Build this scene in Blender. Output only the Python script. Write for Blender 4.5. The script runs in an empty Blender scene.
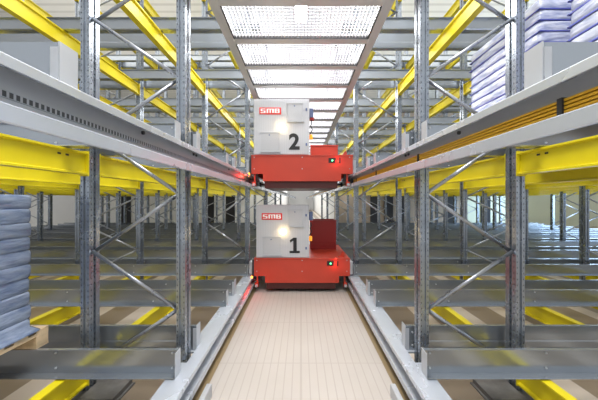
import bpy, bmesh, math, random
from mathutils import Vector, Matrix
random.seed(7)
S = bpy.context.scene
C = S.collection
PI = math.pi
F = 265.8; CZ = 1.66; PX0 = 301.0; PY0 = 200.0

# ------------------------------------------------------------------ camera, world, lights, exposure
cam_d = bpy.data.cameras.new('camera'); cam = bpy.data.objects.new('camera', cam_d); C.objects.link(cam)
cam.location = (0, 0, CZ); cam.rotation_euler = (PI/2, 0, 0)
cam_d.sensor_width = 36; cam_d.lens = 36*F/598
cam_d.shift_x = -(PX0-299)/598; cam_d.shift_y = 0.0
cam_d.clip_start = .05; cam_d.clip_end = 200
S.camera = cam
S.view_settings.view_transform = 'Standard'; S.view_settings.look = 'None'
S.view_settings.gamma = 1; S.view_settings.use_curve_mapping = False
S.view_settings.exposure = 0.32
w = bpy.data.worlds.new('world'); S.world = w; w.use_nodes = True
bg = w.node_tree.nodes['Background']
bg.inputs[0].default_value = (.93, .96, 1, 1); bg.inputs[1].default_value = .66

def area(name, loc, sx, sy, power, rot=(0,0,0), col=(1,.98,.95)):
    l = bpy.data.lights.new(name, 'AREA'); l.shape = 'RECTANGLE'; l.size = sx; l.size_y = sy
    l.energy = power; l.color = col
    o = bpy.data.objects.new(name, l); C.objects.link(o); o.location = loc; o.rotation_euler = rot
    return o
area('entrance_fill', (0, -2.2, 5.2), 5, 2.0, 35, (math.radians(40), 0, 0))  # unseen fill added behind the camera, aimed down the aisle
area('hall_light_overhead', (0, 1.0, 6.8), 2.4, 2.4, 400)
for sx in (-1, 1):
    area('roof_fill', (sx*6, 8, 6.7), 7, 14, 110, (PI, 0, 0))  # unseen upward fill added to brighten the roof
area('side_cool_fill', (14, 10, 1.7), 2.6, 11, 900, (0, math.radians(84), 0), (.50, .72, 1))  # added cool fill for the right lane rails, no opening stands there
for i, y in enumerate((4.9, 9.5, 14.5)):
    area('aisle_light', (0, y, 4.95), 1.2, 3.0, 170)
area('aisle_light', (0, 30, 4.95), 1.6, 20, 500)
for sx in (-1, 1):
    area('bay_light', (sx*6, 6, 7.2), 8, 9, 300)

# ------------------------------------------------------------------ materials
def mat(name, col, rough=.5, metal=0., emit=None, es=0., noise=None, nscale=6, spec=None):
    m = bpy.data.materials.new(name); m.use_nodes = True
    nt = m.node_tree; b = nt.nodes['Principled BSDF']
    b.inputs['Base Color'].default_value = (*col, 1)
    b.inputs['Roughness'].default_value = rough; b.inputs['Metallic'].default_value = metal
    if emit: b.inputs['Emission Color'].default_value = (*emit, 1); b.inputs['Emission Strength'].default_value = es
    if noise:
        tc = nt.nodes.new('ShaderNodeTexCoord'); n = nt.nodes.new('ShaderNodeTexNoise')
        n.inputs['Scale'].default_value = nscale; n.inputs['Detail'].default_value = 4
        nt.links.new(tc.outputs['Object'], n.inputs['Vector'])
        r = nt.nodes.new('ShaderNodeValToRGB')
        r.color_ramp.elements[0].position = .3; r.color_ramp.elements[1].position = .7
        r.color_ramp.elements[0].color = (*[c*(1-noise) for c in col], 1)
        r.color_ramp.elements[1].color = (*[min(1, c*(1+noise)) for c in col], 1)
        nt.links.new(n.outputs['Fac'], r.inputs[0]); nt.links.new(r.outputs[0], b.inputs['Base Color'])
        rr = nt.nodes.new('ShaderNodeMapRange'); rr.inputs[3].default_value = rough*.8; rr.inputs[4].default_value = min(1, rough*1.25)
        nt.links.new(n.outputs['Fac'], rr.inputs[0]); nt.links.new(rr.outputs[0], b.inputs['Roughness'])
    return m

def math_node(nt, op, a, b=None, c=None):
    n = nt.nodes.new('ShaderNodeMath'); n.operation = op
    for i, v in enumerate((a, b, c)):
        if v is None: continue
        if isinstance(v, (int, float)): n.inputs[i].default_value = v
        else: nt.links.new(v, n.inputs[i])
    return n.outputs[0]

def perforated(name, col, rough, metal):
    """galvanised steel with rows of small holes on the front (x,z) and on the flanks (y,z)"""
    m = mat(name, col, rough, metal, noise=.14, nscale=9)
    nt = m.node_tree; b = nt.nodes['Principled BSDF']
    tc = nt.nodes.new('ShaderNodeTexCoord'); sp = nt.nodes.new('ShaderNodeSeparateXYZ')
    nt.links.new(tc.outputs['Object'], sp.inputs[0])
    geo = nt.nodes.new('ShaderNodeSeparateXYZ'); nt.links.new(tc.outputs['Normal'], geo.inputs[0])
    zf = math_node(nt, 'ABSOLUTE', math_node(nt, 'SUBTRACT', math_node(nt, 'FRACT', math_node(nt, 'MULTIPLY', sp.outputs[2], 20.)), .5))
    zd = math_node(nt, 'MULTIPLY', zf, .05)
    def dots(coord, c0, halfw):
        cd = math_node(nt, 'ABSOLUTE', math_node(nt, 'SUBTRACT', coord, c0))
        inx = math_node(nt, 'LESS_THAN', cd, halfw); inz = math_node(nt, 'LESS_THAN', zd, .0062)
        return math_node(nt, 'MULTIPLY', inx, inz)
    ax = math_node(nt, 'ABSOLUTE', sp.outputs[0])
    front = math_node(nt, 'MULTIPLY', dots(ax, .028, .0035), math_node(nt, 'GREATER_THAN', math_node(nt, 'ABSOLUTE', geo.outputs[1]), .6))
    side = math_node(nt, 'MULTIPLY', dots(sp.outputs[1], -.036, .0045),
                     math_node(nt, 'GREATER_THAN', math_node(nt, 'ABSOLUTE', geo.outputs[0]), .6))
    mask = math_node(nt, 'MAXIMUM', front, side)
    src = b.inputs['Base Color'].links[0].from_socket
    mx = nt.nodes.new('ShaderNodeMix'); mx.data_type = 'RGBA'
    nt.links.new(mask, mx.inputs[0]); nt.links.new(src, mx.inputs[6]); mx.inputs[7].default_value = (.012, .013, .016, 1)
    nt.links.new(mx.outputs[2], b.inputs['Base Color'])
    return m

def stripes(name, axis, period, duty, c1, c2, rough=.5, axis2=None, period2=None, duty2=None):
    m = mat(name, c1, rough); nt = m.node_tree; b = nt.nodes['Principled BSDF']
    tc = nt.nodes.new('ShaderNodeTexCoord'); sp = nt.nodes.new('ShaderNodeSeparateXYZ')
    nt.links.new(tc.outputs['Object'], sp.inputs[0])
    k = math_node(nt, 'LESS_THAN', math_node(nt, 'FRACT', math_node(nt, 'DIVIDE', math_node(nt, 'ADD', sp.outputs[axis], 100), period)), duty)
    if axis2 is not None:
        k2 = math_node(nt, 'LESS_THAN', math_node(nt, 'FRACT', math_node(nt, 'DIVIDE', math_node(nt, 'ADD', sp.outputs[axis2], 100), period2)), duty2)
        k = math_node(nt, 'MULTIPLY', k, k2)
    mx = nt.nodes.new('ShaderNodeMix'); mx.data_type = 'RGBA'
    nt.links.new(k, mx.inputs[0]); mx.inputs[6].default_value = (*c1, 1); mx.inputs[7].default_value = (*c2, 1)
    nt.links.new(mx.outputs[2], b.inputs['Base Color'])
    return m

M = {}
M['galv'] = mat('galvanised_steel', (.40, .43, .47), .32, .75, noise=.12, nscale=4)
M['rail'] = mat('rolled_galvanised_rail', (.38, .415, .455), .2, .72, noise=.08, nscale=1.2)
M['post'] = perforated('perforated_galvanised_post', (.31, .345, .39), .26, .75)
M['brace'] = mat('bright_galvanised_brace', (.38, .40, .44), .28, .85, noise=.1, nscale=10)
M['plate'] = mat('pale_zinc_plate', (.48, .50, .53), .45, .3, noise=.05)
M['track'] = mat('pale_painted_track_steel', (.60, .645, .72), .26, .4, noise=.05, nscale=2)
M['web'] = mat('grey_track_web_steel', (.46, .48, .50), .45, .4, noise=.08, nscale=3)
M['code'] = stripes('slotted_strip_steel', 1, .0205, .6, (.42, .44, .47), (.05, .055, .06), .5)
M['yellow'] = mat('yellow_beam_paint', (.72, .60, .010), .36, 0, noise=.05, nscale=4)
M['orange'] = mat('orange_conductor_plastic', (.70, .38, .015), .4)
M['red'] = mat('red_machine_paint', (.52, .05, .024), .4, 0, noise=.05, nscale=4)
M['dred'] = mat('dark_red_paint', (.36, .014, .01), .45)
M['cab'] = stripes('light_grey_cabinet_paint', 0, .03, .22, (.55, .56, .59), (.49, .50, .53), .42)
M['vent'] = stripes('vent_louvre_paint', 2, .014, .35, (.55, .56, .59), (.42, .43, .45), .5)
M['logo'] = mat('logo_red', (.75, .03, .025), .4)
M['white'] = mat('white_lettering', (.95, .95, .95), .5)
M['black'] = mat('black_print', (.012, .012, .014), .5)
M['dark'] = mat('dark_steel', (.05, .05, .055), .45, .4)
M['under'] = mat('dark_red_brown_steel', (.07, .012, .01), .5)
M['rubber'] = mat('dark_rubber', (.03, .03, .032), .6)
M['blue'] = mat('blue_grey_plastic', (.12, .16, .3), .45)
M['amber'] = mat('amber_lens', (.9, .35, .03), .3, 0, (1, .35, .03), .6)
M['lamp'] = mat('lit_indicator_lens', (1, .8, .4), .3, 0, (1, .74, .35), 14)
M['green'] = mat('green_led', (.1, 1, .3), .3, 0, (.1, 1, .3), 5)
M['redled'] = mat('red_led', (1, .05, .02), .3, 0, (1, .04, .02), 4)
M['hotled'] = mat('orange_red_led', (1, .3, .05), .3, 0, (1, .22, .02), 7)
M['tube'] = mat('lit_lamp_diffuser', (1, 1, 1), .4, 0, (1, .98, .94), 30)
M['wood'] = mat('raw_pallet_wood', (.62, .47, .30), .75, 0, noise=.2, nscale=14)
M['grate'] = mat('zinc_grating_wire', (.66, .67, .73), .4, .3)
M['gframe'] = mat('grating_frame_steel', (.62, .62, .62), .45, .2, noise=.05)
M['roof'] = stripes('corrugated_roof_sheet', 1, .33, .3, (.90, .89, .86), (.74, .73, .70), .6)
M['wallw'] = mat('white_wall_paint', (.86, .86, .84), .8, 0, noise=.04, nscale=.5)
M['wallt'] = mat('tan_wall_panel', (.42, .34, .27), .8, 0, noise=.2, nscale=.6)
M['wallg'] = mat('pale_green_wall_paint', (.62, .64, .50), .8, 0, noise=.05, nscale=.5)
M['wallk'] = mat('dark_gap_shade', (.03, .03, .035), .8)  # shade of the far rack gaps given as a dark colour
M['roof_glow'] = mat('self_lit_roof_strip', (.3, .31, .33), .4, 0, (.90, .93, 1), .5)  # glow added to the roof strip, not real glazing
M['pad'] = mat('dark_concrete_pad', (.16, .155, .15), .75, 0, noise=.3, nscale=9)

def wrap_mat(name, c1, c2):
    m = mat(name, c1, .22); nt = m.node_tree; b = nt.nodes['Principled BSDF']
    b.inputs['Coat Weight'].default_value = .6; b.inputs['Coat Roughness'].default_value = .12
    tc = nt.nodes.new('ShaderNodeTexCoord'); n = nt.nodes.new('ShaderNodeTexNoise')
    mp = nt.nodes.new('ShaderNodeMapping'); mp.inputs['Scale'].default_value = (3, 3, 12)
    nt.links.new(tc.outputs['Object'], mp.inputs[0]); nt.links.new(mp.outputs[0], n.inputs['Vector'])
    n.inputs['Scale'].default_value = 2; n.inputs['Detail'].default_value = 6
    r = nt.nodes.new('ShaderNodeValToRGB'); r.color_ramp.elements[0].position = .35; r.color_ramp.elements[1].position = .62
    r.color_ramp.elements[0].color = (*c1, 1); r.color_ramp.elements[1].color = (*c2, 1)
    nt.links.new(n.outputs['Fac'], r.inputs[0]); nt.links.new(r.outputs[0], b.inputs['Base Color'])
    bp = nt.nodes.new('ShaderNodeBump'); bp.inputs['Strength'].default_value = .55; bp.inputs['Distance'].default_value = .03
    nt.links.new(n.outputs['Fac'], bp.inputs['Height']); nt.links.new(bp.outputs[0], b.inputs['Normal'])
    return m
M['wrapL'] = wrap_mat('blue_grey_plastic_wrap', (.14, .19, .31), (.29, .35, .48))
M['wrapR'] = wrap_mat('white_violet_plastic_wrap', (.32, .37, .62), (.68, .72, .86))
M['wrapT'] = wrap_mat('grey_plastic_wrap', (.28, .31, .44), (.50, .53, .64))
M['tray'] = mat('blue_tray_edge', (.10, .12, .48), .35)

def floor_mat():
    m = mat('concrete_floor', (.6, .5, .4), .45); nt = m.node_tree; b = nt.nodes['Principled BSDF']
    tc = nt.nodes.new('ShaderNodeTexCoord'); sp = nt.nodes.new('ShaderNodeSeparateXYZ')
    nt.links.new(tc.outputs['Object'], sp.inputs[0])
    ax = math_node(nt, 'ABSOLUTE', sp.outputs[0])
    centre = math_node(nt, 'LESS_THAN', ax, .83)
    # fine lengthwise grooves and faint cross joints of the aisle boards
    g = math_node(nt, 'LESS_THAN', math_node(nt, 'FRACT', math_node(nt, 'MULTIPLY', ax, 1/.075)), .14)
    j = math_node(nt, 'LESS_THAN', math_node(nt, 'FRACT', math_node(nt, 'MULTIPLY', sp.outputs[1], 1/.9)), .012)
    gj = math_node(nt, 'MAXIMUM', g, j)
    n = nt.nodes.new('ShaderNodeTexNoise'); n.inputs['Scale'].default_value = 1.3; n.inputs['Detail'].default_value = 6
    nt.links.new(tc.outputs['Object'], n.inputs['Vector'])
    def mix(fac, a, c):
        x = nt.nodes.new('ShaderNodeMix'); x.data_type = 'RGBA'
        nt.links.new(fac, x.inputs[0])
        for i, v in ((6, a), (7, c)):
            if isinstance(v, tuple): x.inputs[i].default_value = (*v, 1)
            else: nt.links.new(v, x.inputs[i])
        return x.outputs[2]
    c_a = mix(n.outputs['Fac'], (.40, .365, .335), (.50, .465, .435))
    c_a = mix(gj, c_a, (.39, .35, .32))
    band = math_node(nt, 'LESS_THAN', math_node(nt, 'FRACT', math_node(nt, 'DIVIDE', math_node(nt, 'ADD', ax, .22), .62)), .36)
    dirt = mix(n.outputs['Fac'], (.20, .155, .11), (.34, .27, .20))
    c_b = mix(band, dirt, (.62, .54, .46))
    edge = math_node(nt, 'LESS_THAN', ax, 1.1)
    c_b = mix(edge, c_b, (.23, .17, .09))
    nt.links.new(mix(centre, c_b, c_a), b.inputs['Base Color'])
    return m
M['floor'] = floor_mat()

# ------------------------------------------------------------------ mesh helpers
def bx(bm, x0, x1, y0, y1, z0, z1):
    v = [bm.verts.new((x, y, z)) for z in (z0, z1) for y in (y0, y1) for x in (x0, x1)]
    for f in ((0,2,3,1), (4,5,7,6), (0,1,5,4), (2,6,7,3), (0,4,6,2), (1,3,7,5)):
        bm.faces.new([v[i] for i in f])
def prism(bm, prof, a0, a1, axis):
    """extrude closed 2-D profile along axis; profile in the other two axes (ordered)"""
    def P(p, a):
        if axis == 'x': return (a, p[0], p[1])
        if axis == 'y': return (p[0], a, p[1])
        return (p[0], p[1], a)
    A = [bm.verts.new(P(p, a0)) for p in prof]; B = [bm.verts.new(P(p, a1)) for p in prof]
    n = len(prof)
    for i in range(n): bm.faces.new((A[i], A[(i+1) % n], B[(i+1) % n], B[i]))
    bm.faces.new(A[::-1]); bm.faces.new(B)
def cyl(bm, c, r, h, axis='z', n=14, r2=None):
    mt = Matrix.Translation(c)
    if axis == 'x': mt = mt @ Matrix.Rotation(PI/2, 4, 'Y')
    if axis == 'y': mt = mt @ Matrix.Rotation(PI/2, 4, 'X')
    bmesh.ops.create_cone(bm, cap_ends=True, segments=n, radius1=r, radius2=r if r2 is None else r2, depth=h, matrix=mt)
def sph(bm, c, r, sc=(1,1,1)):
    bmesh.ops.create_uvsphere(bm, u_segments=14, v_segments=8, radius=r, matrix=Matrix.Translation(c) @ Matrix.Diagonal((*sc, 1)))
def tube(bm, pts, r, n=8):
    pts = [Vector(p) for p in pts]; rings = []
    for i, p in enumerate(pts):
        d = (pts[min(i+1, len(pts)-1)] - pts[max(i-1, 0)]).normalized()
        u = d.orthogonal().normalized(); v = d.cross(u)
        rings.append([bm.verts.new(p + r*(math.cos(2*PI*k/n)*u + math.sin(2*PI*k/n)*v)) for k in range(n)])
    for a, b in zip(rings, rings[1:]):
        for k in range(n): bm.faces.new((a[k], a[(k+1) % n], b[(k+1) % n], b[k]))
    bm.faces.new(rings[0][::-1]); bm.faces.new(rings[-1])
def mesh(name, bm, m):
    bmesh.ops.recalc_face_normals(bm, faces=bm.faces)
    me = bpy.data.meshes.new(name); bm.to_mesh(me); bm.free(); me.materials.append(m); return me
def obj(name, bm, m, parent=None, loc=(0,0,0), bevel=0):
    me = bm if isinstance(bm, bpy.types.Mesh) else mesh(name, bm, m)
    o = bpy.data.objects.new(name, me); C.objects.link(o); o.location = loc
    if parent: o.parent = parent
    if bevel:
        b = o.modifiers.new('bevel', 'BEVEL'); b.width = bevel; b.segments = 2; b.limit_method = 'ANGLE'
    return o
def tag(o, label, cat, group=None):
    o['label'] = label; o['category'] = cat; o['kind'] = 'thing'
    if group: o['group'] = group
    return o
def thing(name, label, cat, loc=(0,0,0), group=None):
    o = bpy.data.objects.new(name, None); C.objects.link(o); o.location = loc; o.empty_display_size = .1
    return tag(o, label, cat, group)
def struct(name, bm, m):
    o = obj(name, bm, m); o['kind'] = 'structure'; return o
def NB(): return bmesh.new()
def proj(x, y, z): return PX0 + x*F/y, PY0 - (z-CZ)*F/y
def seen(x0, x1, y0, y1, z0, z1, mn=0.):
    y0 = max(y0, .12)
    if y1 <= y0: return False
    P = [proj(x, y, z) for x in (x0, x1) for y in (y0, y1) for z in (z0, z1)]
    ax, bx_, ay, by = min(p[0] for p in P), max(p[0] for p in P), min(p[1] for p in P), max(p[1] for p in P)
    return bx_ > 0 and ax < 598 and by > 0 and ay < 400 and (by-ay) > mn and (bx_-ax) > mn
SIDE = {-1: 'left', 1: 'right'}
ORD = ['nearest', 'second', 'third', 'fourth', 'fifth', 'sixth', 'seventh', 'eighth', 'ninth', 'tenth', 'eleventh', 'twelfth', 'thirteenth', 'fourteenth']
LEV = ['floor level', 'upper car level', 'first level overhead', 'second level overhead']

# ------------------------------------------------------------------ the hall
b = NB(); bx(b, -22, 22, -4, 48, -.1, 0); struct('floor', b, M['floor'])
b = NB(); bx(b, -22, -2.5, -4, 48, 8.0, 8.1); bx(b, 2.5, 22, -4, 48, 8.0, 8.1)
struct('ceiling', b, M['roof'])
b = NB(); bx(b, -2.5, 2.5, -4, 48, 8.02, 8.08); o = struct('glow_strip_1', b, M['roof_glow'])  # added glowing strip that whitens the view above the grating
WY = 16.6
b = NB(); bx(b, -22, -2.1, WY, WY+.2, 0, 8); struct('wall_left', b, M['wallw'])
b = NB(); bx(b, 2.1, 10.2, WY, WY+.2, 0, 8); struct('wall_back', b, M['wallt'])
b = NB(); bx(b, 10.2, 22, WY, WY+.2, 0, 8); struct('wall_right', b, M['wallg'])
b = NB(); bx(b, -2.3, -2.1, WY+.2, 46, 0, 8); struct('wall_aisle_left', b, M['wallw'])
b = NB(); bx(b, 2.1, 2.3, WY+.2, 46, 0, 8); struct('wall_aisle_right', b, M['wallw'])
b = NB(); bx(b, -2.3, 2.3, 46, 46.2, 0, 8); struct('wall_far', b, M['wallw'])
for k, x in enumerate((-10.9, -7.2, -5.7, -4.4, 4.6, 5.45, 6.5, 9.4, 11.5)):
    b = NB(); bx(b, x-.2, x+.2, WY-.06, WY, 0, 2.6); bx(b, x-.28, x-.2, WY-.08, WY, 0, 2.6); bx(b, x+.2, x+.28, WY-.08, WY, 0, 2.6)
    struct('gap_shade_%d' % (k+1), b, M['wallk'])  # dark sheets put in for the shaded gaps between far racks

# ------------------------------------------------------------------ lane geometry
LV = 1.8                         # level spacing
FIRST = {}
LINES = [1.037, 1.863, 3.12, 4.29, 5.46, 6.63, 7.80, 8.97, 10.14, 11.31]
FY = [2.35 + 2.8*j for j in range(5)]          # frame rows
PD, PW = .12, .075               # post depth and width
TOPZ = 6.45
def fx(s, x): return s*x

# upright frames -------------------------------------------------------------
def post_mesh():
    b = NB(); h, d = PW/2, PD/2
    # C-section open to the back with a centre groove in the front face
    prof = [(-h,-d), (-.012,-d), (-.009,-d+.012), (.009,-d+.012), (.012,-d), (h,-d), (h,-.012), (h-.017,-.010), (h-.017,.012), (h,.014), (h,d), (h-.022,d), (h-.022,d-.005),
            (h-.018,d-.005), (h-.018,-d+.017), (-h+.018,-d+.017), (-h+.018,d-.005), (-h+.022,d-.005), (-h+.022,d), (-h,d),
            (-h,.014), (-h+.017,.012), (-h+.017,-.010), (-h,-.012)]
    prism(b, prof, .012, TOPZ, 'z')
    return mesh('post', b, M['post'])
POST = post_mesh()
def brace_mesh(dx, dz):
    b = NB(); L = math.hypot(dx, dz); prism(b, [(.0165*math.cos(PI*(k+.5)/6), .014*math.sin(PI*(k+.5)/6)) for k in range(12)], 0, L, 'z')
    # profile lies in (x,y); rotate z to brace direction in xz
    bmesh.ops.rotate(b, verts=b.verts, cent=(0,0,0), matrix=Matrix.Rotation(math.atan2(dx, dz), 3, 'Y'))
    me = mesh('brace', b, M['brace'])
    for f in me.polygons: f.use_smooth = len(f.vertices) == 4
    return me
def plate_mesh(wide):
    b = NB()
    if wide: bx(b, -.36, .06, -.22, .058, 0, .012); bx(b, -.34, -.06, -.20, .05, .012, .05)
    else: bx(b, -.075, .075, -.0595, .0595, 0, .012)
    return mesh('base_plate', b, M['pad'] if wide else M['galv'])
PL_S = plate_mesh(False)
PL_W = plate_mesh(True)
FR_DATA = {}
def frame_meshes(width):
    k = round(width, 3)
    if k not in FR_DATA: FR_DATA[k] = (brace_mesh(-width+PW, .51), brace_mesh(width-PW, .51))
    return FR_DATA[k]
def upright_frame(s, xin, xout, y, label, group, wide=False):
    """root at the centre of the frame's foot; the inner post is on the aisle side"""
    t = thing('upright_frame', label, 'rack frame', (s*(xin+xout)/2, y, 0), group)
    hw = (xout-xin)/2
    obj('post', POST, None, t, (-s*hw, 0, 0)); obj('post', POST, None, t, (s*hw, 0, 0))
    obj('base_plate', PL_S, None, t, (-s*hw, 0, 0))
    p = obj('base_plate', PL_W if wide else PL_S, None, t, (s*hw, 0, 0))
    if wide and s < 0: p.scale.x = -1
    toL, toR = frame_meshes(xout-xin)
    z = .19 if True else 0
    # alternate: outer node .19, inner node .70, outer 1.21 ...
    at_outer = True; k = 0
    while z + .51 < TOPZ-.05:
        xx = s*hw if at_outer else -s*hw
        going = -s if at_outer else s
        xx -= math.copysign(PW/2, xx)
        obj('brace', toR if going > 0 else toL, None, t, (xx, -.02 if k % 2 else .015, z))
        z += .51; at_outer = not at_outer; k += 1
    return t
for s in (-1, 1):
    for j, y in enumerate(FY):
        for p in range(5):
            xi, xo = LINES[2*p], LINES[2*p+1]
            if not seen(min(s*xi, s*xo)-.1, max(s*xi, s*xo)+.1, y, y+.1, 0, 4.5): continue
            if p == 0:
                lab = 'braced grey upright frame at the %s edge of the aisle, %s row back' % (SIDE[s], ORD[j])
            else:
                lab = 'braced grey upright frame in the %s rack, %s from the aisle, %s row' % (SIDE[s], ORD[p], ORD[j])
            if s > 0: xi, xo = xi+.028, xo+.028
            upright_frame(s, xi, xo, y, lab, '%s rack upright frames' % SIDE[s], wide=(p == 0 and j == 0))

# lane rails -------------------------------------------------------------------
def rail_mesh(s, d, x1):
    """d=-1: bottom flange towards camera, +1: away"""
    t = .005; f = d
    H = .2 if d < 0 else .22
    prof = [(0, H), (f*.03, H), (f*.03, H-.005), (f*t, H-.005), (f*t, t), (f*.075, t), (f*.085, .012), (f*.088, .009), (f*.078, 0), (0, 0), (-f*.003, .03), (-f*.003, .08), (0,.085)]
    b = NB(); prism(b, prof, s*.971, s*x1, 'x'); return mesh('rail_channel', b, M['rail'])
def endplate_mesh(s, d):
    b = NB(); bx(b, min(s*.966, s*.971), max(s*.966, s*.971), min(0, d*.088), max(0, d*.088), .0005, .204 if d < 0 else .224)
    bx(b, min(s*.971, s*1.0), max(s*.968, s*1.0), *sorted((-d*.004, -d*.0005)), .004, .2)
    return mesh('end_plate', b, M['plate'])
def bolt_mesh():
    b = NB(); cyl(b, (0,0,0), .008, .012, 'y', 8); return mesh('bolt', b, M['plate'])
BOLT = bolt_mesh()
RM = {(s, d): rail_mesh(s, d, 12.2) for s in (-1,1) for d in (-1,1)}
EP = {(s, d): endplate_mesh(s, d) for s in (-1,1) for d in (-1,1)}
for l in range(4):
    z = .272 + LV*l
    for s in (-1, 1):
        for k in range(10):
            for d, y in ((-1, .733+1.4*k), (1, .733+1.4*k+.33)):
                if not seen(*sorted((s*.96, s*12.2)), y, y+.02, z, z+.2): continue
                if l == 3 and y > 9.5: continue
                n = 2*k + (d > 0)
                lab = 'grey lane rail, %s side, %s, %s rail of the %s pair' % (SIDE[s], LEV[l], 'near' if d < 0 else 'far', ORD[k-FIRST.setdefault((l, s), k)])
                t = thing('lane_rail', lab, 'rail', (0, y, z), 'pallet lane rails')
                obj('rail_channel', RM[s, d], None, t); obj('end_plate', EP[s, d], None, t)
                if 0 < k < 4 and l < 2:
                    for bxp in (1.03, 1.96, 3.1):
                        for bz in (.045, .165): obj('bolt', BOLT, None, t, (s*bxp, -.006, bz))
                t['_n'] = n; t['_d'] = d; t['_k'] = k; t['_s'] = s; t['_l'] = l

# yellow beams -------------------------------------------------------------------
def beam_mesh(L):
    h, t, H = PW/2, .006, .19
    prof = [(-h, 0), (h, 0), (h, .014), (h-.026, .022), (h-.026, H-.022), (h, H-.014), (h, H), (-h, H), (-h, H-.014), (-h+.026, H-.022), (-h+.026, .022), (-h, .014)]
    b = NB(); prism(b, prof, .012, L-.012, 'y'); return mesh('beam_profile', b, M['yellow'])
BL = 2.8-PD
BEAM = beam_mesh(BL)
def conn_mesh():
    b = NB(); bx(b, -PW/2-.002, PW/2+.002, 0, .012, -.012, .202)
    return mesh('end_connector', b, M['yellow'])
CONN = conn_mesh()
def hole_mesh():
    b = NB()
    for y in (.17, .22): bx(b, -PW/2+.0255, -PW/2+.0265, y, y+.018, .135, .15); bx(b, PW/2-.0265, PW/2-.0255, y, y+.018, .135, .15)
    return mesh('bolt_slot', b, M['black'])
cands = []
for l in range(4):
    z = .08 + LV*l - .003
    for s in (-1, 1):
        for i, X in enumerate(LINES):
            if l == 0 and (i == 0 or i > 7): continue
            if i == 0: continue
            if l == 2 and i > 7: continue
            if l == 3 and i > 4: continue
            for j in range(-1, 5):
                y0 = 2.35 + 2.8*j + PD/2; 
                if seen(s*X-.04, s*X+.04, y0, y0+BL, z, z+.19, 1.5): cands.append((l, s, i, j, X, y0, z))
for (l, s, i, j, X, y0, z) in cands:
    if len(cands) > 300 and j >= 3 and l in (0, 3): continue
    row = ORD[j-FIRST.setdefault((l, s, i), j)]
    t = thing('pallet_rack_beam', 'yellow beam, %s rack, %s, %s post line from aisle, %s bay back' % (SIDE[s], LEV[l], ORD[i], row), 'beam', (s*X + (.028 if s > 0 else 0), y0, z), 'yellow rack beams')
    obj('beam_profile', BEAM, None, t)
    if l == 1 and i == 1 and j < 2:
        for yy in (BL-.27, BL-.20):
            b = NB(); bx(b, *sorted((-s*(PW/2-.0255), -s*(PW/2-.0275))), yy, yy+.03, .135, .15); obj('bolt_slot', b, M['black'], t)
    obj('end_connector', CONN, None, t, (0, 0, 0)); obj('end_connector', CONN, None, t, (0, BL-.012, 0))

# ------------------------------------------------------------------ transfer car tracks
def track_mesh(s, y0, y1):
    # C channel open to the aisle; z=0 is the top surface
    P = [(.858,-.004), (.862,0), (.965,0), (.965,-.15), (.864,-.15), (.864,-.196), (.872,-.196), (.872,-.202), (.861,-.202), (.857,-.198), (.857,-.148), (.861,-.144), (.928,-.144), (.928,-.012), (.866,-.012), (.866,-.037), (.858,-.037)]
    b = NB(); prism(b, [(s*x, z) for x, z in P], y0, y1, 'y'); return mesh('track_channel', b, M['track'])
def car_track(s, zt, label, lower):
    t = thing('car_track', label, 'track', (0, 0, zt), 'transfer car tracks')
    obj('track_channel', track_mesh(s, -1.6, 45.9), None, t)
    b = NB(); bx(b, *sorted((s*.9265, s*.9275)), -1.6, 45.9, -.143, -.013); obj('web_liner', b, M['web'], t)
    segs = [(-1.6, FY[0]-PD/2-.02)] + [(FY[j]+PD/2+.02, FY[j+1]-PD/2-.02) for j in range(4)]
    for a, c in segs:
        b = NB(); bx(b, *sorted((s*.966, s*1.05)), a, c, -.03, -.0155); obj('side_flange', b, M['track'], t)
    for y in [2.28, 2.34] + [y for y in (1.55, 3.4, 5.08, 5.14)]:
        b = NB(); cyl(b, (s*.921, y, -.035), .011, .012, 'x', 8); obj('bolt', b, M['dark'], t)
    return t
UZ, LZ = 2.087, .287
for s in (-1, 1):
    car_track(s, LZ, 'pale steel car track along the floor on the %s of the aisle' % SIDE[s], True)
    car_track(s, UZ, 'raised pale steel car track at eye level on the %s of the aisle' % SIDE[s], False)
# slotted strip on the left raised track, conductor bars on the right one
b = NB(); bx(b, -.9255, -.922, -1.4, 30, UZ-.108, UZ-.083)
strip = obj('slotted_strip', b, M['galv'])
b = NB(); bx(b, -.922, -.9212, -1.4, 30, UZ-.105, UZ-.087); obj('hole_row', b, M['code'], strip)
tag(strip, 'perforated grey strip with square holes along the left raised track', 'strip')
t = thing('conductor_rail', 'orange conductor bars running inside the right raised track', 'cable rail', (.922, 0, UZ-.141))
for k in range(5):
    b = NB(); bx(b, -.012, .0, -1.4, 30, .001+.0135*k, .001+.0135*k+.009); obj('conductor_bar', b, M['orange'], t)
b = NB(); bx(b, .0, .004, -1.4, 30, .0, .068); obj('backing_strip', b, M['dark'], t)
for y in (.92, 2.05, 3.2, 4.35):
    b = NB(); bx(b, -.020, .0, y, y+.018, .0005, .069); obj('clamp', b, M['rubber'], t)
for s in (-1, 1):
    b = NB(); prism(b, [(s*.755, 0), (s*.80, 0), (s*.80, .10), (s*.795, .105), (s*.76, .105), (s*.755, .10)], -.6, 2.25, 'y')
    tag(obj('floor_guide_bar', b, M['plate']), 'short pale steel guide bar on the floor at the %s edge of the boards' % SIDE[s], 'guide bar')

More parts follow.
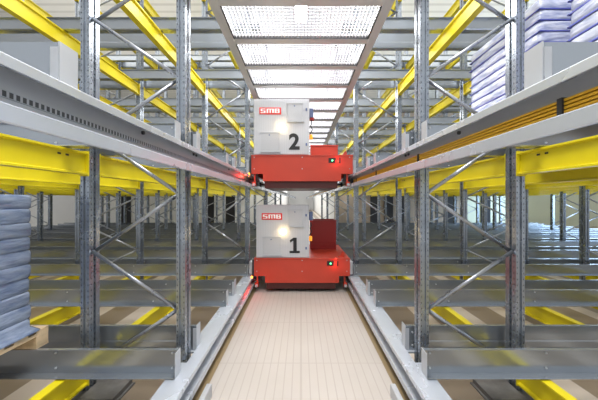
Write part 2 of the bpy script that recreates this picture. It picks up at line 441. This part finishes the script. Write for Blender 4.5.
# ------------------------------------------------------------------ grating over the aisle
GZ = CZ + 2.0
for s in (-1, 1):
    b = NB(); prism(b, [(s*.84, GZ), (s*.94, GZ), (s*.94, GZ+.09), (s*.934, GZ+.09), (s*.934, GZ+.006), (s*.846, GZ+.006), (s*.846, GZ+.09), (s*.84, GZ+.09)], 1.2, 45.9, 'y')
    tag(obj('walkway_beam', b, M['gframe']), 'long grey channel along the %s edge of the overhead grating' % SIDE[s], 'beam', 'overhead grating edge channels')
PB = .67
def cross_mesh(w=.1):
    b = NB(); bx(b, -.838, .838, 0, w, 0, .006); bx(b, -.838, .838, 0, .006, .006, .055); bx(b, -.838, .838, w-.006, w, .006, .055)
    return mesh('cross_bar', b, M['gframe'])
def grate_mesh(L):
    b = NB(); x = -.8
    while x < .81: bx(b, x-.004, x+.004, 0, L, .015, .035); x += .04
    y = .06
    while y < L-.02: bx(b, -.82, .82, y-.004, y+.004, .027, .035); y += .05
    return mesh('grating_bars', b, M['grate'])
CB = cross_mesh(); GR = grate_mesh(PB-.112)
def rim_mesh(L):
    b = NB(); bx(b, -.836, -.822, 0, L, 0, .04); bx(b, .822, .836, 0, L, 0, .04); bx(b, -.822, .822, 0, .006, .008, .04); bx(b, -.822, .822, L-.006, L, .008, .04)
    return mesh('panel_rim', b, M['dark'])
RIM = rim_mesh(PB-.112)
for k in range(2, 28):
    y = 1.30 + PB*k                     # bar sits y..y+.1, panel follows
    if y + PB < 1.9: continue
    o = obj('walkway_cross_bar', CB, None, None, (0, y, GZ))
    tag(o, 'grey cross bar of the overhead grating, %s from the camera' % (ORD[k-2] if k < 16 else 'far'), 'cross bar', 'overhead grating cross bars')
    if k >= 16: o['label'] = 'small distant grey cross bar of the overhead grating far down the aisle'
    t = thing('grating_panel', 'pale see-through grating panel overhead, %s from the camera' % (ORD[k-2] if k < 16 else 'far down the aisle'), 'grating', (0, y+.106, GZ), 'overhead grating panels')
    obj('grating_bars', GR, None, t); obj('panel_rim', RIM, None, t)

# lamps over the aisle
for k, y in enumerate((4.9, 9.5, 14.5, 20., 27, 36)):
    t = thing('ceiling_lamp', ['bright white lamp shining above the nearest overhead grating', 'white lamp above the overhead grating, second along the aisle', 'white lamp above the grating, third along the aisle', 'far white lamp above the aisle, fourth', 'far white lamp above the aisle, fifth', 'far white lamp above the aisle, last'][k], 'lamp', (0, y, 5.15), 'lamps above the aisle')
    b = NB(); bx(b, -.12, .12, -.3, .3, 0, .06); obj('lamp_housing', b, M['plate'], t, bevel=.01)
    b = NB(); bx(b, -.1, .1, -.28, .28, -.03, 0); obj('diffuser', b, M['tube'], t, bevel=.01)
    b = NB()
    for yy in (-.2, .2): bx(b, -.006, .006, yy-.006, yy+.006, .06, 2.87)
    obj('suspension_rod', b, M['galv'], t)

# ------------------------------------------------------------------ transfer cars
def text_mesh(name, txt, size, m, off=0., ext=.002):
    cu = bpy.data.curves.new(name, 'FONT'); cu.body = txt; cu.size = size; cu.extrude = ext; cu.offset = off
    cu.align_x = 'CENTER'; cu.align_y = 'CENTER'
    o = bpy.data.objects.new(name, cu); C.objects.link(o)
    dg = bpy.context.evaluated_depsgraph_get(); me = bpy.data.meshes.new_from_object(o.evaluated_get(dg))
    bpy.data.objects.remove(o); me.materials.clear(); me.materials.append(m)
    # centre and stand upright facing -y
    xs = [v.co.x for v in me.vertices]; ys = [v.co.y for v in me.vertices]
    cx, cy = (min(xs)+max(xs))/2, (min(ys)+max(ys))/2
    W, H = max(xs)-min(xs), max(ys)-min(ys)
    for v in me.vertices: v.co = Vector(((v.co.x-cx)/W, -v.co.z, (v.co.y-cy)/H))
    return me
def pt_light(name, loc, power, col, parent, r=.02):
    l = bpy.data.lights.new(name, 'POINT'); l.energy = power; l.color = col; l.shadow_soft_size = r
    o = bpy.data.objects.new(name, l); C.objects.link(o); o.location = loc; o.parent = parent; return o
def smb_mesh():
    b = NB()
    def q(x0, x1, z0, z1): bx(b, x0, x1, -.002, .002, z0, z1)
    def S_(o):
        q(o, o+.26, .34, .5); q(o, o+.09, .07, .34); q(o, o+.26, -.09, .07); q(o+.17, o+.26, -.34, -.09); q(o, o+.26, -.5, -.34)
    S_(-.5)
    q(-.19, .19, .32, .5); q(-.19, -.10, -.5, .32); q(-.035, .035, -.5, .32); q(.10, .19, -.5, .32)
    o = .23; q(o, o+.09, -.5, .5); q(o+.09, o+.25, .34, .5); q(o+.09, o+.25, -.09, .07); q(o+.09, o+.25, -.5, -.34); q(o+.18, o+.25, .07, .34); q(o+.19, o+.27, -.34, -.09)
    return mesh('lettering', b, M['white'])
LOGO = smb_mesh()
TWO = text_mesh('number_two', '2', 1, M['black'], .035)
def one_mesh():
    b = NB(); prism(b, [(-.5,-.5), (.5,-.5), (.5,-.35), (.2,-.35), (.2,.5), (-.1,.5), (-.48,.34), (-.44,.18), (-.14,.30), (-.14,-.35), (-.5,-.35)], -.002, .002, 'y'); return mesh('number_one', b, M['black'])
ONE = one_mesh()
def car(y, zt, num, binh, label):
    t = thing('transfer_car', label, 'transfer car', (0, y, zt), 'red pallet transfer cars')
    L = 1.45
    # front plate with the cut-away corners
    def plate(y0, y1):
        b = NB(); prism(b, [(-.84,.328), (.876,.328), (.876,.013), (.68,.013), (.68,-.11), (-.643,-.11), (-.643,.013), (-.84,.013)], y0, y1, 'y'); return b
    fp = obj('front_plate', plate(0, .012), M['red'], t, bevel=.004)
    obj('rear_plate', plate(L-.012, L), M['red'], t)
    b = NB(); bx(b, -.842, .878, -.012, .0, .318, .334); bx(b, -.842, .878, 0, .04, .322, .334); obj('top_lip', b, M['red'], t, bevel=.002)
    for px_ in (-.79, 0.02, .82):
        for pz in (.295, .10):
            b = NB(); cyl(b, (px_, -.003, pz), .009, .008, 'y', 8); obj('rivet', b, M['plate'], fp)
    b = NB(); bx(b, -.84, .876, .012, L-.012, .29, .322); obj('deck', b, M['red'], t)
    b = NB(); bx(b, -.83, -.80, .012, L-.012, .013, .29); bx(b, .83, .866, .012, L-.012, .013, .29); obj('side_plate', b, M['red'], t)
    b = NB(); bx(b, -.62, .62, .04, L-.04, -.225, .12); obj('undercarriage', b, M['under'], t)  # real underside, carried low and dark to deepen the shadow beneath
    # wheels running in the channels
    for sx in (-1, 1):
        for yy in (.14, L-.14):
            b = NB(); cyl(b, (sx*.884, yy, -.0955), .047, .036, 'x', 20)
            wl = obj('wheel', b, M['rubber'], t)
            b = NB(); cyl(b, (sx*.80, yy, -.0955), .02, .16, 'x', 10); bx(b, sx*.76-.02, sx*.76+.02, yy-.03, yy+.03, -.12, .04); obj('axle', b, M['dark'], wl)
        b = NB(); bx(b, sx*.80-.03, sx*.80+.03, .03, .10, -.19, -.12); bx(b, sx*.79-.015, sx*.79+.015, .05, .08, -.12, .05)
        gr = obj('guide_bracket', b, M['red'], t)
        b = NB(); cyl(b, (sx*.80, .015, -.165), .025, .03, 'y', 12); obj('guide_roller', b, M['plate'], gr)
        b = NB(); bx(b, *sorted((sx*.882, sx*.935)), .05, .22, .03, .26); obj('buffer', b, M['plate'], t, bevel=.008)
    # switch cabinet
    cx0, cx1, cz0, cz1 = -.804, .143, .334, 1.284
    b = NB(); bx(b, cx0, cx1, .02, .38, cz0, cz1); cab = obj('switch_cabinet', b, M['cab'], t, bevel=.006)
    b = NB(); bx(b, cx0+.012, cx1-.012, .006, .02, cz0+.012, cz1-.012); obj('cabinet_door', b, M['cab'], cab, bevel=.004)
    sc = 55.96
    def cxp(px_): return (px_-301)/sc
    def czp(py_): return (200-py_)/sc + CZ - LZ
    for (x0, x1, y0, y1) in ((288.5, 302.4, 210, 226.5), (263.2, 280.2, 237.5, 255)):
        X0, X1, Z1, Z0 = cxp(x0), cxp(x1), czp(y0), czp(y1)
        b = NB(); bx(b, X0, X1, -.008, .006, Z0, Z1)
        v = obj('vent_panel', b, M['vent'], cab, bevel=.003)
        b = NB(); bx(b, X0-.01, X1+.03, -.02, .004, Z0-.012, Z0+.006); obj('vent_sill', b, M['plate'], v)
        b = NB(); bx(b, X0-.02, X1+.01, -.014, .004, Z1, Z1+.012); obj('vent_hood', b, M['plate'], v)
        b = NB(); cyl(b, ((X0+X1)/2-.01, -.011, Z1-.035), .012, .006, 'y', 8); obj('vent_badge', b, M['blue'], v)
    b = NB(); X0, X1, Z1, Z0 = cxp(261.6), cxp(282.2), czp(213.2), czp(219.8); bx(b, X0, X1, -.001, .006, Z0, Z1)
    lg = obj('logo_plate', b, M['logo'], cab, bevel=.015); lg['label'] = 'red logo plate'
    tx = obj('lettering', LOGO, None, lg, ((X0+X1)/2, -.003, (Z0+Z1)/2)); tx.scale = ((X1-X0)*.88, 1, (Z1-Z0)*.62)
    X0, X1, Z1, Z0 = cxp(289.5), cxp(299.8), czp(237.7), czp(253.2)
    nm = obj('number_one' if num == 1 else 'number_two', ONE if num == 1 else TWO, None, cab, ((X0+X1)/2, .004, (Z0+Z1)/2)); nm.scale = (X1-X0, 1, Z1-Z0)
    for py_ in (215.2, 248.2):
        b = NB(); bx(b, cxp(305.3), cxp(306.9), -.006, .006, czp(py_)-.022, czp(py_)+.022); obj('door_latch', b, M['blue'], cab)
    b = NB(); sph(b, (cxp(283), -.01, czp(231.8)), .05, (1, .6, 1)); obj('signal_light', b, M['lamp'], cab)
    pt_light('signal_glow', (cxp(283), -.09, czp(231.8)), .6, (1, .72, .35), cab)
    # sensors on the front plate
    b = NB(); bx(b, cxp(327), cxp(333.7), -.006, .002, czp(265.6), czp(261)); sw = obj('sensor_window', b, M['black'], fp)
    b = NB(); sph(b, (cxp(330.6), -.01, czp(263.4)), .013); obj('green_light', b, M['green'], sw)
    b = NB(); bx(b, cxp(337), cxp(338.3), -.006, .002, czp(266), czp(261)); obj('sensor_slot', b, M['black'], fp)
    b = NB(); sph(b, (cxp(336), -.008, czp(258.6 if num == 1 else 264)), .011); obj('red_light', b, M['redled'], fp)
    pt_light('sensor_glow', (cxp(335), -.07, czp(264)), .5, (1, .05, .04), fp)
    # warning lamp by the left track
    b = NB(); bx(b, -.872, -.842, -.03, .03, -.03, .05); bx(b, -.872, -.842, .0, .06, .05, .30); wb = obj('lamp_bracket', b, M['dark'], t)
    b = NB(); sph(b, (-.872, -.045, -.005), .016, (1, 1, 2.2)); obj('warning_lamp', b, M['hotled'], wb)
    pt_light('warning_glow', (-.885, -.26, -.05), 1.1, (1, .03, .02), wb)
    # things on the deck beside the cabinet
    by = .93
    b = NB(); bx(b, .2, .75, by, by+.02, .322, .322+binh); bx(b, .2, .22, by+.02, by+.4, .322, .322+binh); bx(b, .73, .75, by+.02, by+.4, .322, .322+binh); bx(b, .2, .75, by+.38, by+.4, .322, .322+binh); bx(b, .19, .76, by-.012, by+.0, .322+binh-.02, .322+binh)
    if num == 1: bx(b, .2, .75, by-.01, by, .42, .435)
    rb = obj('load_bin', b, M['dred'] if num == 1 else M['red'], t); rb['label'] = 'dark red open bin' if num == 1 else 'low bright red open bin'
    b = NB(); bx(b, .146, .215, .10, .22, 1.0, 1.16); pg = obj('plug_box', b, M['blue'], t, bevel=.01)
    b = NB(); bx(b, .16, .225, .11, .2, .965, 1.0); obj('plug_socket', b, M['dred'], pg)
    b = NB(); tube(b, [(.18,.15,.97), (.19,.14,.90), (.165,.13,.86), (.20,.14,.80), (.17,.15,.74), (.146,.15,.72)], .009); obj('cable', b, M['black'], pg)
    b = NB(); cyl(b, (.175, .13, .66), .03, .07, 'z', 12); sph(b, (.175, .13, .695), .03, (1,1,.6)); obj('beacon', b, M['amber'], t)
    b = NB(); prism(b, [(.68,.322), (.80,.322), (.80,.40), (.775,.435), (.745,.40), (.72,.34), (.68,.34)], .15, .17, 'y'); obj('stop_tab', b, M['red'], t)
    return t
car(4.75, LZ, 1, .62, 'red transfer car with grey cabinet numbered 1 on the floor tracks')
car(4.49, UZ, 2, .37, 'red transfer car with grey cabinet numbered 2 on the raised tracks')

# ------------------------------------------------------------------ loads
def pallet(x0, x1, y0, y1, z, label):
    t = thing('wooden_pallet', label, 'pallet', ((x0+x1)/2, (y0+y1)/2, z))
    hx, hy = (x1-x0)/2, (y1-y0)/2
    for yy in (-hy+.05, 0, hy-.05):
        b = NB(); bx(b, -hx, hx, yy-.05, yy+.05, 0, .022); obj('bottom_board', b, M['wood'], t)
        for xx in (-hx+.07, 0, hx-.07):
            b = NB(); bx(b, xx-.07, xx+.07, yy-.05, yy+.05, .022, .1); obj('block', b, M['wood'], t, bevel=.003)
    for xx in (-hx+.07, 0, hx-.07):
        b = NB(); bx(b, xx-.07, xx+.07, -hy, hy, .1, .122); obj('stringer_board', b, M['wood'], t)
    n = 7
    for i in range(n):
        yy = -hy + .05 + (2*hy-.1)*i/(n-1)
        b = NB(); bx(b, -hx, hx, yy-.05, yy+.05, .122, .144); obj('deck_board', b, M['wood'], t)
    return t
def stack(x0, x1, y0, y1, z, hts, m, label, name, edge=None, jit=.012, flare=0., zs=None):
    t = thing(name, label, 'wrapped load', ((x0+x1)/2, (y0+y1)/2, z))
    hx, hy = (x1-x0)/2, (y1-y0)/2; zz = 0.
    for i, h in enumerate(hts):
        b = NB(); nx = 14; rings = []
        ox, oy = random.uniform(-jit, jit), random.uniform(-jit, jit)
        fl = flare if i == 0 else 0
        prof = [(0., fl-.004), (.12, .002+fl*.6), (.4, .004), (.8, .004), (.93, .0), (1., -.008)]
        for (u, e) in prof:
            ring = []
            X, Y = hx+e, hy+e; r = .05
            for (cx, cy, a0) in ((X-r, Y-r, 0), (-X+r, Y-r, 90), (-X+r, -Y+r, 180), (X-r, -Y+r, 270)):
                for a in (0, 30, 60, 90):
                    A = math.radians(a0+a); ring.append((cx+r*math.cos(A)+ox, cy+r*math.sin(A)+oy, zz+u*h))
            # subdivide the long sides and wobble so the film wrinkles
            out = []
            for q in range(len(ring)):
                p0, p1 = ring[q], ring[(q+1) % len(ring)]; out.append(p0)
                dd = math.dist(p0, p1)
                if dd > .2:
                    for w_ in range(1, 6):
                        f = w_/6; out.append(tuple(p0[c]+(p1[c]-p0[c])*f + (random.uniform(-.006, .006) if c < 2 else 0) for c in range(3)))
            rings.append([b.verts.new(p) for p in out])
        n = len(rings[0])
        for A_, B_ in zip(rings, rings[1:]):
            for q in range(n): b.faces.new((A_[q], A_[(q+1) % n], B_[(q+1) % n], B_[q]))
        b.faces.new(rings[0][::-1]); b.faces.new(rings[-1])
        o = obj('wrapped_layer', b, m, t)
        for f in o.data.polygons: f.use_smooth = True
        if edge:
            b = NB(); e = .006
            for (a, c, d_, f_) in ((-hx-e+ox, hx+e+ox, -hy-e+oy, -hy+.01+oy), (-hx-e+ox, hx+e+ox, hy-.01+oy, hy+e+oy), (-hx-e+ox, -hx+.01+ox, -hy+oy, hy+oy), (hx-.01+ox, hx+e+ox, -hy+oy, hy+oy)):
                bx(b, a, c, d_, f_, zz+.001, zz+.011)
            obj('tray_edge', b, edge, t)
        zz += h
    return t
pallet(-3.30, -2.10, 1.13, 2.21, .474, 'raw wooden pallet under the blue wrapped stack at the left edge')
stack(-3.24, -2.13, 1.16, 2.12, .62, [.108]*10, M['wrapL'], 'blue grey plastic wrapped stack of sacks on the left pallet', 'wrapped_sack_stack', edge=None, jit=.008, flare=.05)
RT = .474 + LV
pallet(2.26, 3.46, 2.53, 3.57, RT, 'wooden pallet under the farther wrapped stack on the raised right rails')
stack(2.29, 3.43, 2.55, 3.6, RT+.146, [.107]*11, M['wrapR'], 'white and violet film wrapped trays stacked high behind the right post', 'wrapped_tray_stack', edge=M['tray'], jit=.002)
pallet(2.16, 3.36, 1.13, 2.2, RT, 'wooden pallet under the nearer grey wrapped stack at the upper right')
stack(2.19, 3.33, 1.16, 2.18, RT+.146, [.107]*13, M['wrapT'], 'grey film wrapped tray stack cut by the upper right corner', 'wrapped_tray_stack', edge=M['tray'], jit=.006)

for o in bpy.data.objects:
    for k in [k for k in o.keys() if k.startswith('_')]: del o[k]
